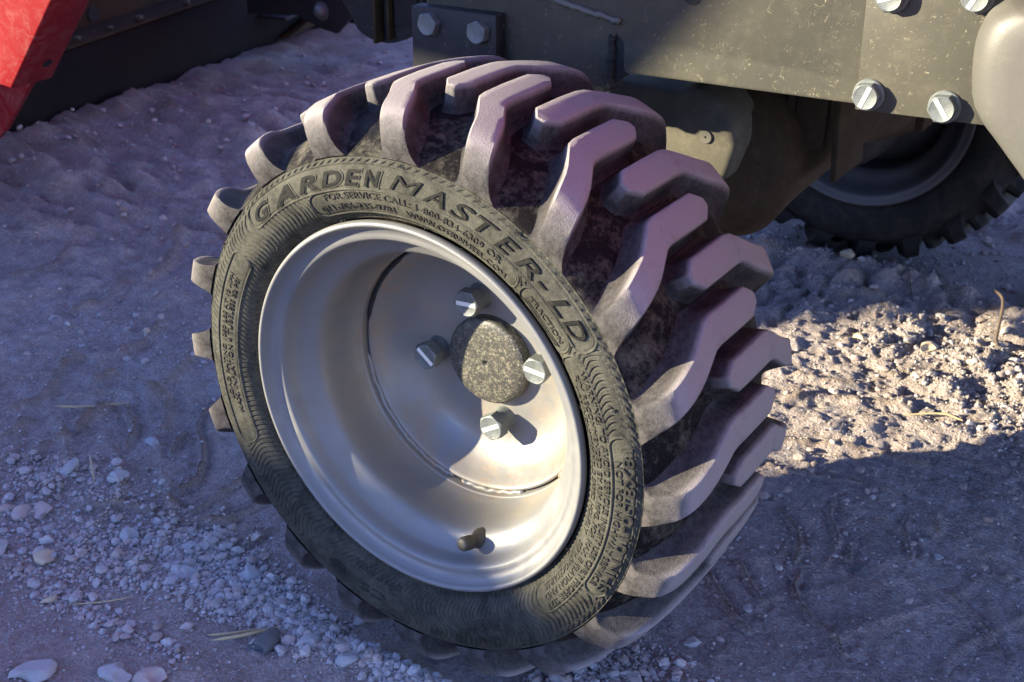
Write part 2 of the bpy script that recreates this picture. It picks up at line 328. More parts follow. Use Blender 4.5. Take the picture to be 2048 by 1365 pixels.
def ground_h(x, y):
    h = .010 * vnoise(x, y, .55, 1) + .007 * vnoise(x, y, .17, 2) + .0042 * vnoise(x, y, .06, 3) + .0022 * vnoise(x, y, .022, 4) + .0012 * vnoise(x, y, .009, 5)
    far = sstep(1.0, 6, np.hypot(x, y)); h = h + far * .05 * vnoise(x, y, 2.5, 8)
    fz = sstep(.35, .8, np.hypot(x * .8, y)) * sstep(4.0, 2.5, np.hypot(x, y))
    h = h + fz * (.011 * np.abs(vnoise(x, y, .050, 12)) * 2 + .007 * np.abs(vnoise(x, y, .023, 13)) * 2 + .004 * vnoise(x, y, .011, 14))
    ridge = np.zeros_like(x); cr = curve_ridges(x, y)
    h = h + np.where(x > .1, .0036, .0066) * cr + .0024 * np.abs(vnoise(x, y, .006, 6)) * 2 + .0012 * vnoise(x, y, .0135, 7)
    def bars(ox, oy, ang, pitch, amp, half, width, bend, seed):
        # chevron tread-bar prints along a track
        ca, sa = math.cos(ang), math.sin(ang)
        u = (x - ox) * ca + (y - oy) * sa; v = -(x - ox) * sa + (y - oy) * ca
        wob = .018 * vnoise(x, y, .12, seed) + .01 * vnoise(x, y, .045, seed + 1)
        ph = (u + bend * np.abs(v) * 1.2 + .02 * np.sin(v * 34) + wob) / pitch
        d = np.abs(ph - np.round(ph)) * pitch
        k = np.exp(-(d / width) ** 2) * sstep(half, half * .7, np.abs(v)) * (0.35 + .95 * sstep(-.25, .25, vnoise(x, y, .10, seed + 2)))
        return amp * k * .6
    nearw = sstep(.02, .16, np.hypot(np.maximum(np.abs(x) - .14, 0), np.maximum(np.abs(y - .09) - .10, 0)))
    b1 = bars(-.30, .08, math.pi, .074, .0085, .16, .0075, .8, 20) * sstep(-.12, -.22, x)
    b2 = bars(.35, .22, .35, .085, .0045, .26, .006, -.7, 30) * sstep(.12, .2, x)
    b3 = bars(-.7, .33, math.pi * .97, .10, .007, .30, .010, .9, 40) * sstep(-.25, -.45, x)
    b4 = bars(.1, .95, .1, .09, .010, .2, .016, .9, 50)
    h = h + (b1 + b2 + b3 + b4) * nearw
    ridge = np.clip((b1 + b2 + b3 + b4) / .018 + .8 * np.clip(cr, 0, 1), 0, 1)
    # churned lumpy soil beside the beam, by the far wheel and in the sunlit patch
    def lump(cx, cy, r, amp, s, seed):
        k = np.exp(-(((x - cx) ** 2 + (y - cy) ** 2) / r ** 2)); return amp * k * np.abs(vnoise(x, y, s, seed) * 2)
    h = h + lump(-.95, .95, .28, .035, .045, 60) + lump(-1.1, .5, .2, .03, .05, 61) + lump(.0, 1.05, .22, .022, .028, 62) + lump(.24, .70, .17, .008, .026, 63)+ lump(.22, .72, .2, .0045, .007, 66)+ lump(.3, .66, .2, .0035, .0035, 67) + lump(-.1, .9, .2, .014, .018, 64)
    # soil squeezed up round the near tyre and pressed down below it
    dx = np.abs(x); inb = np.exp(-(x / .10) ** 4)
    h = h + .010 * np.exp(-((y + .012) / .020) ** 2) * np.exp(-(x / .12) ** 2) * (1 + vnoise(x, y, .03, 65)) * .8
    h = h - .006 * inb * sstep(-.02, .02, y) * sstep(.20, .16, y)
    fx = x; h = h + .012 * np.exp(-((y - .93) / .03) ** 2) * np.exp(-(fx / .16) ** 2)
    h = np.where((np.abs(y - 1.055) < .12) & (np.abs(x) < .25), np.minimum(h, .004 - .006 * np.exp(-(x / .1) ** 2)), h)
    h = h - .004
    ridge = np.clip(ridge + 1.1 * np.exp(-((x + 1.27 + .132 * (y - .62)) / .20) ** 2) * (.6 + vnoise(x, y, .06, 90)), 0, 1.3)
    h = h + .018 * np.exp(-((x + 1.31 + .132 * (y - .62)) / .05) ** 2) * (.5 + vnoise(x, y, .05, 91)) * (np.abs(y) < 3)
    return h, ridge
def axis_pts(a0, a1, step, lo, hi, g):
    c = list(np.arange(a0, a1 + 1e-9, step)); s = step
    while c[-1] < hi: s *= g; c.append(c[-1] + s)
    s = step
    while c[0] > lo: s *= g; c.insert(0, c[0] - s)
    return np.array(c)
gx = axis_pts(-.66, .42, .0029, -90, 90, 1.032); gy = axis_pts(-.22, .70, .0028, -90, 90, 1.020)
GX, GY = np.meshgrid(gx, gy, indexing='ij'); GH, GR = ground_h(GX, GY)
gm = newmesh('ground', np.stack([GX, GY, GH], -1).reshape(-1, 3), grid_faces(len(gx), len(gy)), smooth=180, attr={'ridge': GR.ravel()})
obj('ground', gm, MT['ground'], kind='structure')
def gz(x, y): return float(ground_h(np.array([x]), np.array([y]))[0][0])

# ------------------------------------------------------------------ the machine
mach = bpy.data.objects.new('compact_machine', None); C.objects.link(mach); mach.location = (0, 0, ZG)
thing(mach, 'dusty black and red compact machine on chunky treaded tyres with bolted side plate', 'work vehicle')

# ---- tyre -----------------------------------------------------------------
CAR = np.array([(.1885, -.0035), (.1905, -.001), (.193, .003), (.196, .0085), (.199, .0145), (.2020, .022), (.2045, .034), (.2065, .050), (.2078, .068), (.2082, .086)])
LND = np.array([(.1892, -.0042), (.1965, -.0062), (.2050, -.0050), (.2128, -.0014), (.2178, .0045), (.2213, .0135), (.2240, .030), (.2257, .048), (.2265, .067), (.2267, .086)])
mir = lambda A: np.vstack([A, np.stack([A[:-1, 0][::-1], .172 - A[:-1, 1][::-1]], 1)])
CAR = mir(CAR); LND = mir(LND)
def prof(A, t):
    t = np.clip(t, 0, 18); i = np.minimum(t.astype(int), 17); f = (t - i)[:, None]
    P = np.vstack([2 * A[0] - A[1], A, 2 * A[-1] - A[-2]]); p0, p1, p2, p3 = P[i], P[i + 1], P[i + 2], P[i + 3]
    return .5 * (2 * p1 + (p2 - p0) * f + (2 * p0 - 5 * p1 + 4 * p2 - p3) * f ** 2 + (3 * p1 - p0 - 3 * p2 + p3) * f ** 3)
SIDE = [(.1405, .0100), (.1440, .0065), (.1475, .0025), (.152, -.0030), (.158, -.0065), (.165, -.0082), (.172, -.0084), (.179, -.0074), (.184, -.0058), (.1885, -.0035)]
SR = np.array([p[0] for p in SIDE]); SY = np.array([p[1] for p in SIDE])
def side_y(r): return np.interp(r, *[a for a in (SRf, SYf)])
_s = bez(SIDE, 12); SRf, SYf = _s[:, 0], _s[:, 1]
# capsule panels on the sidewall: (angle from, angle to, r inner, r outer)
PANELS = [(137.5, 33.6, .1685, .1846), (116.5, 54.0, .1503, .1675), (52.3, 35.4, .1503, .1668), (34.2, -43.5, .1490, .1684),
          (14.6, -27.4, .1696, .1850), (205.0, 147.0, .158, .1755), (-57.5, -67.5, .1605, .1728), (-90.0, -124.0, .1585, .1800)]
def side_h(th, r):
    H = np.zeros_like(r); D = np.full_like(r, 9.0)
    for a0, a1, r0, r1 in PANELS:
        c = R((a0 + a1) / 2); hl = R(abs(a0 - a1) / 2) * (r0 + r1) / 2; rc = (r0 + r1) / 2; hr = (r1 - r0) / 2
        dth = (th - c + np.pi) % (2 * np.pi) - np.pi; s = np.abs(dth) * rc; cr = hr * .85
        qx = s - (hl - cr); qy = np.abs(r - rc) - (hr - cr)
        d = np.hypot(np.maximum(qx, 0), np.maximum(qy, 0)) + np.minimum(np.maximum(qx, qy), 0) - cr
        D = np.minimum(D, d)
    # fine flowing waves wherever no panel lies
    s = th * .168; A = .0045
    ph = (s + A * np.sin((r - .1495) / .034 * 2 * np.pi) + .004 * np.exp(-np.clip(D, 0, 1) / .005) * np.sign(np.sin(th * 3))) / (2 * np.pi * .168 / 236)
    f = ph - np.round(ph); wv = -np.exp(-(f / .15) ** 2) * .0017 + .0003 * np.cos(ph * 2 * np.pi)
    zone = sstep(.1490, .1500, r) * sstep(.1838, .1828, r) * sstep(.0006, .0012, D); H += wv * zone
    H += .0007 * np.exp(-((D - .0002) / .00042) ** 2) - .0006 * np.exp(-((D + .0009) / .00040) ** 2) * (r > .1495)
    H -= .0003 * sstep(.0, -.001, D)
    # toothed outer ring and inner ring
    f2 = th * 174 / (2 * np.pi) + (r - .186) * 260; f2 = f2 - np.round(f2)
    H += -np.exp(-(f2 / .16) ** 2) * .0016 * sstep(.1848, .1853, r) * sstep(.1876, .1871, r)
    H += -.0009 * np.exp(-((r - .1879) / .0005) ** 2) - .0004 * np.exp(-((r - .1844) / .0004) ** 2)
    f3 = th * 210 / (2 * np.pi) - (r - .147) * 200; f3 = f3 - np.round(f3)
    H += -np.exp(-(f3 / .17) ** 2) * .0014 * sstep(.1458, .1462, r) * sstep(.1490, .1485, r)
    H += -.0008 * np.exp(-((r - .1452) / .0004) ** 2)
    H += .00022 * vnoise(th * 30, r * 300, 1.0, 70)
    return H
def tyre_mesh(detail):
    nt_, nr = (2500, 84) if detail else (160, 14)
    th = np.arange(nt_) / nt_ * 2 * np.pi; r = np.linspace(.1441, .1887, nr)
    TH, RR = np.meshgrid(th, r, indexing='ij'); Y = side_y(RR) - (side_h(TH, RR) if detail else 0)
    V1 = np.stack([np.cos(TH) * RR, Y, np.sin(TH) * RR], -1).reshape(-1, 3); F1 = grid_faces(nt_, nr, True)[:, ::-1]
    tt = np.linspace(0, 18, 74 if detail else 37); P = prof(CAR, tt)
    P = np.vstack([P, [(.184, .1785), (.172, .1812), (.158, .1790), (.148, .172), (.140, .164)]])
    P[0] += (-.0006, .0012)
    V2, F2 = revolve(P, 240 if detail else 120)
    P3 = [(.1449, .0062), (.1440, .0075), (.1400, .0110), (.136, .016)]; V3, F3 = revolve(P3, 160)
    V = np.vstack([V1, V2, V3]); F = np.vstack([F1, F2 + len(V1), F3 + len(V1) + len(V2)])
    return newmesh('tyre', V, F, smooth=180)
def lug_mesh(flip):
    T = [10.93, 10.80, 10.70, 10.63, 10.5, 10.3, 10.1, 9.7, 9.2, 8.6, 8.0, 7.5, 7.1, 6.8, 6.4, 6.0, 5.6, 5.2, 4.8, 4.4, 4.0, 3.6, 3.2, 2.8, 2.4, 2.0, 1.6, 1.2, .8, .4, .05]
    T = np.array(T)
    ct = [(0, -9.8), (1, -9.3), (2, -8.4), (3, -7.5), (4, -6.6), (5, -5.6), (5.8, -4.2), (6.4, -2.4), (7.1, -.1), (7.3, 0), (8, 0), (11, 0)]
    Cn = np.interp(T, *zip(*ct))
    k = np.array([.25, .5, .25]); 
    for _ in range(1):
        c2 = Cn.copy(); c2[1:-1] = Cn[:-2] * .25 + Cn[1:-1] * .5 + Cn[2:] * .25; c2[T > 7.3] = 0; Cn = c2
    W = np.interp(T, [0, 1, 2, 3, 4, 5, 6, 10.1, 10.63, 11], [.0155, .0120, .0103, .0098, .0097, .0098, .0099, .0100, .0034, .0030])
    top = np.ones(len(T)); top[0] = -.06; top[1] = .25; top[2] = .86; top[3] = .985
    flare = np.interp(T, [0, 2, 4, 7, 11], [.6, .8, 1.15, 1.0, .7])
    sec = [(-.0105, -.06), (-.0062, .03), (-.0040, .14), (-.0024, .40), (-.0011, .75), (-.0002, .95), (.0010, 1.0)]
    V = []; D = []
    tC = prof(CAR, T); tL = prof(LND, T)
    nc = 0
    for i in range(len(T)):
        w_ = W[i]; row = [(-w_ + a * (flare[i] if a < 0 else 1), b) for a, b in sec] + [(-w_ * .45, 1.0), (0.0, 1.0), (w_ * .45, 1.0)] + [(w_ - a * (flare[i] if a < 0 else 1), b) for a, b in sec[::-1]]
        nc = len(row)
        for off, hh in row:
            h2 = min(hh, 1.0) * top[i] if hh > 0 else hh
            if i == 0: h2 = -.06
            p = tC[i] * (1 - h2) + tL[i] * h2
            th = R(Cn[i]) + off / .215
            V.append((p[0], p[1], th)); D.append(max(0, min(1, (h2 - .62) / .38)) * float(np.interp(T[i], [1.2, 2.6, 4.2], [.32, .55, 1.0])))
    V = np.array(V); D = np.array(D)
    # worn, slightly uneven rubber
    V[:, 0] += .0005 * (vnoise(V[:, 1] * 60, V[:, 2] * 14, 1.0, 80)) * (D > .5)
    # rows closest to the side lose some of their dust
    if flip: V[:, 1] = .172 - V[:, 1]
    X = np.stack([V[:, 0] * np.cos(V[:, 2]), V[:, 1], V[:, 0] * np.sin(V[:, 2])], 1)
    F = grid_faces(len(T), nc)
    if flip: F = F[:, ::-1]
    me = newmesh('tread_lug', X, F, smooth=42, attr={'dust': D ** 2.2})
    return me
near_lug = lug_mesh(False); far_lug = lug_mesh(True)
m = Mat('shade-darkened rim'); m.color(m.mix(m.noise(20, 5), (.035, .035, .037), (.065, .062, .06))); m.rough(.45); m.metal(.2); MT['shade_rim'] = m.m  # darker rim copy, the far wheel's shade put into its colour
def build_tyre(parent, detail, loc=None, rot=None):
    ty = obj('tyre', tyre_mesh(detail), None, parent, loc, rot)
    ty.data.materials.append(MT['side' if detail else 'shade_tyre'])
    if detail:
        ty.data.materials.append(MT['carcass'])
        ns = 2500 * 83; mi = np.zeros(len(ty.data.polygons), dtype=np.int32); mi[ns:] = 1
        ty.data.polygons.foreach_set('material_index', mi)
    for k in range(20):
        for me, a0 in ((near_lug, 62.9), (far_lug, 53.9)):
            lg = obj('tread_lug', me, MT['tread'], ty, rot=(0, -R(a0 + 18 * k), 0))
            if not detail: lg.material_slots[0].link = 'OBJECT'; lg.material_slots[0].material = MT['shade_tyre']
    return ty
tyre = build_tyre(mach, True); tyre['label'] = 'dusty chevron tyre in front with raised lettering on its sidewall'

# ---- lettering ------------------------------------------------------------
def text_geo(s, h, ext, shear=0.0, bold=0.0, space=1.0, fine=False):
    cu = bpy.data.curves.new('txt', 'FONT'); cu.body = s; cu.size = 1.0; cu.extrude = .0; cu.shear = shear; cu.offset = bold; cu.space_character = space
    cu.resolution_u = 3; cu.align_x = 'LEFT'; cu.extrude = .05
    o = bpy.data.objects.new('txt', cu); C.objects.link(o); dg = bpy.context.evaluated_depsgraph_get()
    me = bpy.data.meshes.new_from_object(o.evaluated_get(dg), depsgraph=dg)
    V = np.array([v.co[:] for v in me.vertices]); F = [list(p.vertices) for p in me.polygons]
    bpy.data.objects.remove(o); bpy.data.curves.remove(cu); bpy.data.meshes.remove(me)
    if fine:
        import bmesh
        b = bmesh.new(); vs_ = [b.verts.new(q) for q in V]
        for g in F:
            try: b.faces.new([vs_[i] for i in g])
            except ValueError: pass
        bmesh.ops.remove_doubles(b, verts=b.verts, dist=1e-5); bmesh.ops.triangulate(b, faces=b.faces)
        for _ in range(4):
            es = [e for e in b.edges if e.calc_length() > .11]
            if not es: break
            bmesh.ops.subdivide_edges(b, edges=es, cuts=1); bmesh.ops.triangulate(b, faces=b.faces)
        b.verts.index_update(); V = np.array([v.co[:] for v in b.verts]); F = [[v.index for v in f.verts] for f in b.faces]; b.free()
    V[:, 2] = np.where(V[:, 2] > 0, ext, -.0012)
    return V, F
def arc_text(name, s, a0, a1, rc, h, ext, mat, shear=0.0, bold=0.0, parent=tyre, caph=.70):
    V, F = text_geo(s, h, ext, shear, bold, fine=h > .006)
    wx = V[:, 0].max() - V[:, 0].min(); x = (V[:, 0] - V[:, 0].min()) / wx; yy = (V[:, 1] - caph / 2) * h / caph
    th = R(a0) + (R(a1) - R(a0)) * x; r = rc + yy
    Y = side_y(r) - V[:, 2]
    X = np.stack([r * np.cos(th), Y, r * np.sin(th)], 1)
    me = newmesh(name, X, F, smooth=30)
    return obj(name, me, mat, parent)
# GARDEN / MASTER-LD, each letter a piece of its own
for ch, a0, a1 in (('G', 135.2, 129.3), ('A', 127.3, 119.6), ('R', 118.0, 112.0), ('D', 110.6, 104.2), ('E', 102.6 + 1.0, 98.6), ('N', 98.0, 93.3)):
    arc_text('raised_letter', ch, a0, a1, .1758, .0100, .0007, MT['letter_dark'], .28, .028)
    arc_text('letter_edge', ch, a0 + .35, a1 - .55, .1756, .0112, .00025, MT['side'], .28, .040)
for ch, a0, a1 in (('M', 90.9, 82.8), ('A', 82.2, 76.6), ('S', 75.2, 69.6), ('T', 69.4 - .6, 63.6), ('E', 63.0, 58.0), ('R', 57.2, 51.9), ('-', 51.0, 48.6), ('L', 46.6, 42.2), ('D', 41.4, 36.2)):
    arc_text('raised_letter', ch, a0, a1, .1762 if ch != '-' else .1768, .0104, .0009, MT['letter_hatch'], .28, -.012 if ch == 'M' else .004)
small = dict(ext=.00045, mat=MT['letter'])
arc_text('service_lettering', 'FOR SERVICE CALL: 1-800-834-6309 OR', 111.2, 59.8, .1640, .0046, bold=.002, **small)
arc_text('service_lettering', '011-706-235-9781', 114.0, 90.5, .1562, .0044, bold=.002, **small)
arc_text('service_lettering', 'WWW.OTRWHEEL.COM', 87.0, 57.4, .1562, .0048, bold=.002, **small)
arc_text('traction_lettering', 'TRACTION', 49.8, 37.6, .1606, .0042, bold=.004, **small)
arc_text('warning_lettering', 'WARNING: TO AVOID SERIOUS INJURY USE ONLY PROPER SIZE', 30.2, -41.0, .1648, .0042, bold=.002, **small)
arc_text('warning_lettering', 'RIM RECOMMENDED BY RIM MFG. FOR MAX. INFLATION AND', 29.6, -40.0, .1587, .0040, bold=.002, **small)
arc_text('warning_lettering', 'TIRE INDUSTRY FIELD SPEED HOURLY     SERV. PROCEDURES', 27.0, -39.0, .1527, .0038, bold=.0, **small)
arc_text('size_lettering', '18X8.50-10 NHS', 12.4, -25.6, .1812, .0068, .0011, MT['letter'], 0, .012)
arc_text('highway_lettering', 'NOT FOR HIGHWAY SERVICE', 9.4, -25.0, .1737, .0042, bold=.004, **small)
arc_text('load_lettering', 'MAX. INFLATION 4 TUBELESS 22 PSI', 196.0, 154.5, .1646, .0036, bold=.002, **small)
arc_text('load_lettering', 'LOAD RATING 1080 LBS AT 10 MPH', 192.0, 154.0, .1700, .0036, bold=.002, **small)
arc_text('bottom_lettering', 'NHS', -59.6, -65.4, .1665, .0060, bold=.002, **small)
arc_text('bottom_lettering', 'CS', -97.0, -105.5, .1690, .0075, bold=.002, **small)
arc_text('bottom_lettering', 'DOT 7622', -93.0, -110.0, .1545, .0036, bold=.002, **small)
# rope-work oval and the two arrows of the traction panel
def arc_line(name, pts, rad, mat=MT['letter']):
    P = [(r * math.cos(R(a)), float(side_y(np.array([r]))[0]) - .0003, r * math.sin(R(a))) for a, r in pts]
    v, f = tube(P, rad, 6); return obj(name, newmesh(name, v, f, smooth=60), mat, tyre)
arc_line('arrow_mark', [(49.5, .1566), (36.9, .1566), (38.3, .1552)], .00038)
arc_line('arrow_mark', [(50.2, .1575), (51.0, .1556), (37.5, .1541)], .00038)
lv = []
for kk in range(4):
    rr = .0062 - kk * .0015; P = []
    for a in np.linspace(0, 2 * np.pi, 25):
        r = .169 + rr * .8 * math.sin(a); th = R(-113.5) + rr * 1.3 * math.cos(a) / .169
        P.append((r * math.cos(th), float(side_y(np.array([r]))[0]) - .0002, r * math.sin(th)))
    lv.append(tube(P, .00028, 5))
v, f = join_vf(lv); obj('oval_emblem', newmesh('oval_emblem', v, f, smooth=60), MT['letter'], tyre)
# moulding whiskers left on the rubber
lv = []
for a, r in [(137, .152), (112.5, .1447), (84, .1462), (54.5, .1478), (20, .1475), (-25, .1478), (-60, .1475), (178, .1475), (200, .1478), (160, .148), (21, .178), (-35, .180), (150, .1865), (60, .1862), (88, .1866)]:
    b0 = np.array((r * math.cos(R(a)), float(side_y(np.array([r]))[0]), r * math.sin(R(a))))
    for q in range(3): lv.append(tube([b0, b0 + np.array((rng.uniform(-.003, .003), -.0012, rng.uniform(-.003, .003)))], [.0005, .0003], 4))
v, f = join_vf(lv); obj('rubber_nibs', newmesh('rubber_nibs', v, f), MT['black'], tyre, kind='stuff')

# ---- rim ------------------------------------------------------------------
RIMP = [(.1405, .0085), (.1432, .0045), (.1432, .0015), (.1420, -.0006), (.1402, -.0008), (.1389, .0006), (.1378, .0030), (.1357, .0060), (.1328, .0078), (.1300, .0084), (.1278, .0094), (.1262, .0120),
        (.1250, .0160), (.1235, .0205), (.1205, .0245), (.1165, .0278), (.1122, .0310), (.1098, .0350), (.1088, .0410), (.1083, .0500), (.1076, .0590), (.1062, .0665), (.1040, .0730), (.1028, .0790), (.1028, .120),
        (.1040, .135), (.118, .146), (.1255, .156), (.129, .163), (.134, .167), (.1405, .1685), (.1425, .172), (.1400, .1735), (.133, .171), (.127, .168), (.116, .152), (.1010, .140), (.1000, .125), (.1000, .0815)]
def build_rim(parent, loc=None, rot=None, full=True):
    P = bez(RIMP, 4); V, F = revolve(P, 220 if full else 120)
    rim = obj('wheel_rim', newmesh('wheel_rim', V, F, smooth=180), MT['rim' if full else 'shade_rim'], parent, loc, rot)
    DP = [(.1012, .0800), (.0996, .0792), (.0978, .0802), (.0955, .0832), (.0915, .0890), (.0860, .0955), (.0800, .1005), (.0735, .1040), (.0650, .1062), (.055, .1070), (.030, .1070), (.001, .1070)]
    P = bez(DP, 4); V, F = revolve(P, 180)
    V2, F2 = revolve([(.001, .1150), (.06, .1150), (.085, .106), (.0995, .088)], 90)
    V = np.vstack([V, V2]); F = np.vstack([F, F2[:, ::-1] + len(V) - len(V2)])
    obj('wheel_disc', newmesh('wheel_disc', V, F, smooth=180), MT['rim' if full else 'shade_rim'], rim)
    # stitch weld between disc and rim: bead on most of the turn, open slots between
    lv = []
    for a0, a1 in ((-62, -96), (-100, -172), (172, 128), (120, 30), (18, -40)):
        sg = np.linspace(R(a0), R(a1), 60 if full else 16)
        P = [((.1022 + .0003 * math.sin(a * 31)) * math.cos(a), .0795 + .0004 * math.sin(a * 23), (.1022 + .0005 * math.sin(a * 61)) * math.sin(a)) for a in sg]
        if (a0, a1) in ((172, 128), (120, 30)): continue
        rad = np.minimum(1, np.minimum(np.arange(len(P)), np.arange(len(P))[::-1]) / 3 + .25) * .0022 * (1 + .04 * np.sin(sg * 90))
        lv.append(tube(P, rad, 8))
    v, f = join_vf(lv); obj('weld_bead', newmesh('weld_bead', v, f, smooth=180), MT['rim'], rim)
    # open slot between rim barrel and disc on the upper left
    P = [(.1006 * math.cos(a), .0800, .1006 * math.sin(a)) for a in np.linspace(R(172), R(128), 40)]
    rad = np.minimum(1, np.minimum(np.arange(40), np.arange(40)[::-1]) / 4 + .1) * .0021
    v, f = tube(P, rad, 6); obj('slot_gap', newmesh('slot_gap', v, f, smooth=180), MT['black'], rim)
    return rim
rim = build_rim(mach); rim['label'] = 'silver painted deep-dish rim in front, dusty with rust specks'

def hexbolt_mesh(af, h, cham=.0012, flange=0.0, fh=.0022, shank=0.0):
    """hex head standing out towards -y from y=0"""
    rows = []; n = 6; k = 4
    ang = np.arange(n * k) / (n * k) * 2 * np.pi
    loc = (ang % (2 * np.pi / n)) - np.pi / n; hexr = (af / 2) / np.cos(loc); inr = af / 2 * .96
    V = []
    def ring(rr, y):
        for a, r_ in zip(ang, np.broadcast_to(rr, ang.shape)): V.append((r_ * math.cos(a), y, r_ * math.sin(a)))
    ring(hexr, 0.0); ring(hexr, -(h - cham * .9)); ring(np.minimum(hexr, af / 2 * 1.06), -(h - cham * .35)); ring(inr, -h); ring(inr * .9, -h + .0003); ring(.0001, -h + .0003)
    m_ = n * k; F = []
    for i in range(5):
        for j in range(m_): F.append([i * m_ + j, i * m_ + (j + 1) % m_, (i + 1) * m_ + (j + 1) % m_, (i + 1) * m_ + j])
    parts = [(V, F)]
    if flange:
        Vf, Ff = revolve([(.001, .0005), (flange, .0005), (flange, -fh * .6), (flange - .0008, -fh), (.001, -fh)], 28)
        parts.append((Vf, Ff[:, ::-1].tolist()))
    v, f = join_vf(parts); return fixn(newmesh('hex_bolt', v, f, smooth=32))
wb = hexbolt_mesh(.0195, .0095); 
Vc, Fc = revolve([(.0080, .0115), (.0105, .0105), (.0088, .0060), (.0090, .0010), (.0088, -.0003)], 24)
seat = fixn(newmesh('bolt_seat', Vc, Fc, smooth=60))
# raised bar across the head of each bolt, with the grade mark beside it
barm = box(-.0088, .0088, -.00965, -.0085, -.0017, .0017, .0003)
def bolt(parent, me, loc, spin, bar=True, h=None, seatm=None):
    b_ = obj('hex_bolt', me, MT['zinc'], parent, loc=loc, rot=(0, spin, 0))
    if bar: obj('head_bar', barm, MT['stripe'], b_) if h is None else obj('head_bar', barm, MT['stripe'], b_, loc=(0, -h + .0095, 0))
    return b_
for a, sp in ((103, R(5)), (-173, R(-38)), (13, R(-4)), (-77, R(32))):
    x, z = .0512 * math.cos(R(a)), .0512 * math.sin(R(a))
    b_ = obj('wheel_bolt', wb, MT['zinc'], rim, loc=(x, .0965, z), rot=(0, -sp, 0))
    if True:
        # sub-sub pieces are not allowed, so the bar and the conical seat are sisters of the bolt
        obj('bolt_bar', barm, MT['stripe'], rim, loc=(x, .0965, z), rot=(0, -sp, 0))
        obj('bolt_seat', seat, MT['zinc'], rim, loc=(x, .0965, z))
V, F = revolve(bez([(.0010, .0985), (.0022, .0962), (.0040, .0958), (.018, .0960), (.027, .0965), (.0325, .0975), (.0352, .0992), (.0360, .1020), (.0360, .1085)], 3), 96)
obj('hub_cap', fixn(newmesh('hub_cap', V, F, smooth=180)), MT['cap'], rim)
# valve stem
vp = np.array((.0415, .036, -.1105)); vd = np.array((-.004, -.027, .0085)); vd = vd / np.linalg.norm(vd)
st = [(0, .0075), (.004, .0088), (.009, .0086), (.013, .0066), (.0165, .0050), (.019, .0047), (.0195, .0052), (.029, .0052), (.0305, .0046), (.0312, .0030), (.0312, .001)]
v, f = tube([vp + vd * (s - .004) for s, _ in st], [r_ for _, r_ in st], 24)
obj('valve_stem', newmesh('valve_stem', v, f, smooth=60), MT['valve'], rim)
lv = []
aa = np.cross(vd, (0, 0, 1)); aa /= np.linalg.norm(aa); bb = np.cross(vd, aa)
for k in range(20):
    o_ = (math.cos(k * math.pi / 10) * aa + math.sin(k * math.pi / 10) * bb) * .0052
    lv.append(tube([vp + vd * .0165 + o_, vp + vd * .0245 + o_], .00042, 4))
v, f = join_vf(lv); obj('valve_cap_ribs', newmesh('valve_cap_ribs', v, f), MT['valve'], rim)

# ---- far wheel ------------------------------------------------------------
far_loc, far_rot = (0, 1.144, 0), (0, 0, math.pi)
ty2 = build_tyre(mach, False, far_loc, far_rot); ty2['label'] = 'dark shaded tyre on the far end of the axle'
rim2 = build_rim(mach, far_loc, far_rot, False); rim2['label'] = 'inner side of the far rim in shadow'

# ---- chassis side plate ---------------------------------------------------
plate = [(-.165, .75), (-.165, .160), (-.05, .170), (.008, .176), (.0115, .1835), (.0115, .216), (.0165, .224), (.0225, .219), (.0240, .197), (.027, .1952), (.45, .2100), (.75, .22), (.75, .75)]
sp = obj('side_plate', prism(plate, .250, .262, .0012), MT['chassis'], mach, label='dusty black chassis side plate')
obj('weld_gap', prism([(.009, .178), (.0105, .219), (.0165, .2265), (.0250, .221), (.0260, .193)], .2515, .258, .0005), MT['black'], sp)
rng2 = np.random.default_rng(4)
P = [(.0130 + .0018 * rng2.uniform(-1, 1), .2495, z) for z in np.linspace(.180, .222, 14)]
v, f = tube(P, .0026 + .001 * rng2.random(14), 7); obj('weld_bead', newmesh('weld', v, f, smooth=180), MT['black'], sp)
P = [(x, .2490, .2450 - (x + .05) * .16 + .0008 * rng2.uniform(-1, 1)) for x in np.linspace(-.052, .020, 26)]
v, f = tube(P, .0024 + .0012 * rng2.random(26), 7); obj('weld_bead', newmesh('weld', v, f, smooth=180), MT['cast'], sp)
# second plate bolted over it, its edge showing as a fine line
ov = obj('cover_plate', prism([(.2098, .1985), (.3000, .2028), (.42, .2085), (.42, .75), (.1960, .75), (.2068, .2733)], .2475, .2497, .0006), MT['chassis'], mach, label='bolted cover plate at the right')
pb = hexbolt_mesh(.0172, .0092, flange=.0112)
for x, z, spn in ((.2182, .2105, 70), (.2703, .2108, -52), (.2245, .2783, 20), (.2790, .2850, 65)):
    b_ = obj('hex_bolt', pb, MT['zinc'], ov, loc=(x, .2473, z), rot=(0, -R(spn), 0))
    obj('bolt_bar', box(-.0078, .0078, -.00932, -.0085, -.0015, .0015, .0003), MT['stripe'], ov, loc=(x, .2473, z), rot=(0, -R(spn), 0))
# round hole in the plate near the top of the frame
V, F = revolve([(.0068, .0002), (.0068, -.0006), (.0058, -.0008), (.0002, -.0002)], 24)
obj('plate_hole', fixn(newmesh('hole', V, F, smooth=60)), MT['black'], sp, loc=(.078, .2499, .2605))
# bracket plate with bolts at the upper left
br = obj('bolted_bracket', prism([(-.1712, .2247), (-.0858, .2273), (-.0850, .172), (-.1708, .166)], .236, .2498, .0012), MT['blue_black'], mach, label='thick dark bracket plate with pale bolts')
bb_ = hexbolt_mesh(.0172, .0075)
for x, z, spn in ((-.1505, .2125, 10), (-.1010, .2125, 25), (-.121, .178, 0)):
    obj('hex_bolt', bb_, MT['zinc'], br, loc=(x, .2362, z), rot=(0, -R(spn), 0))
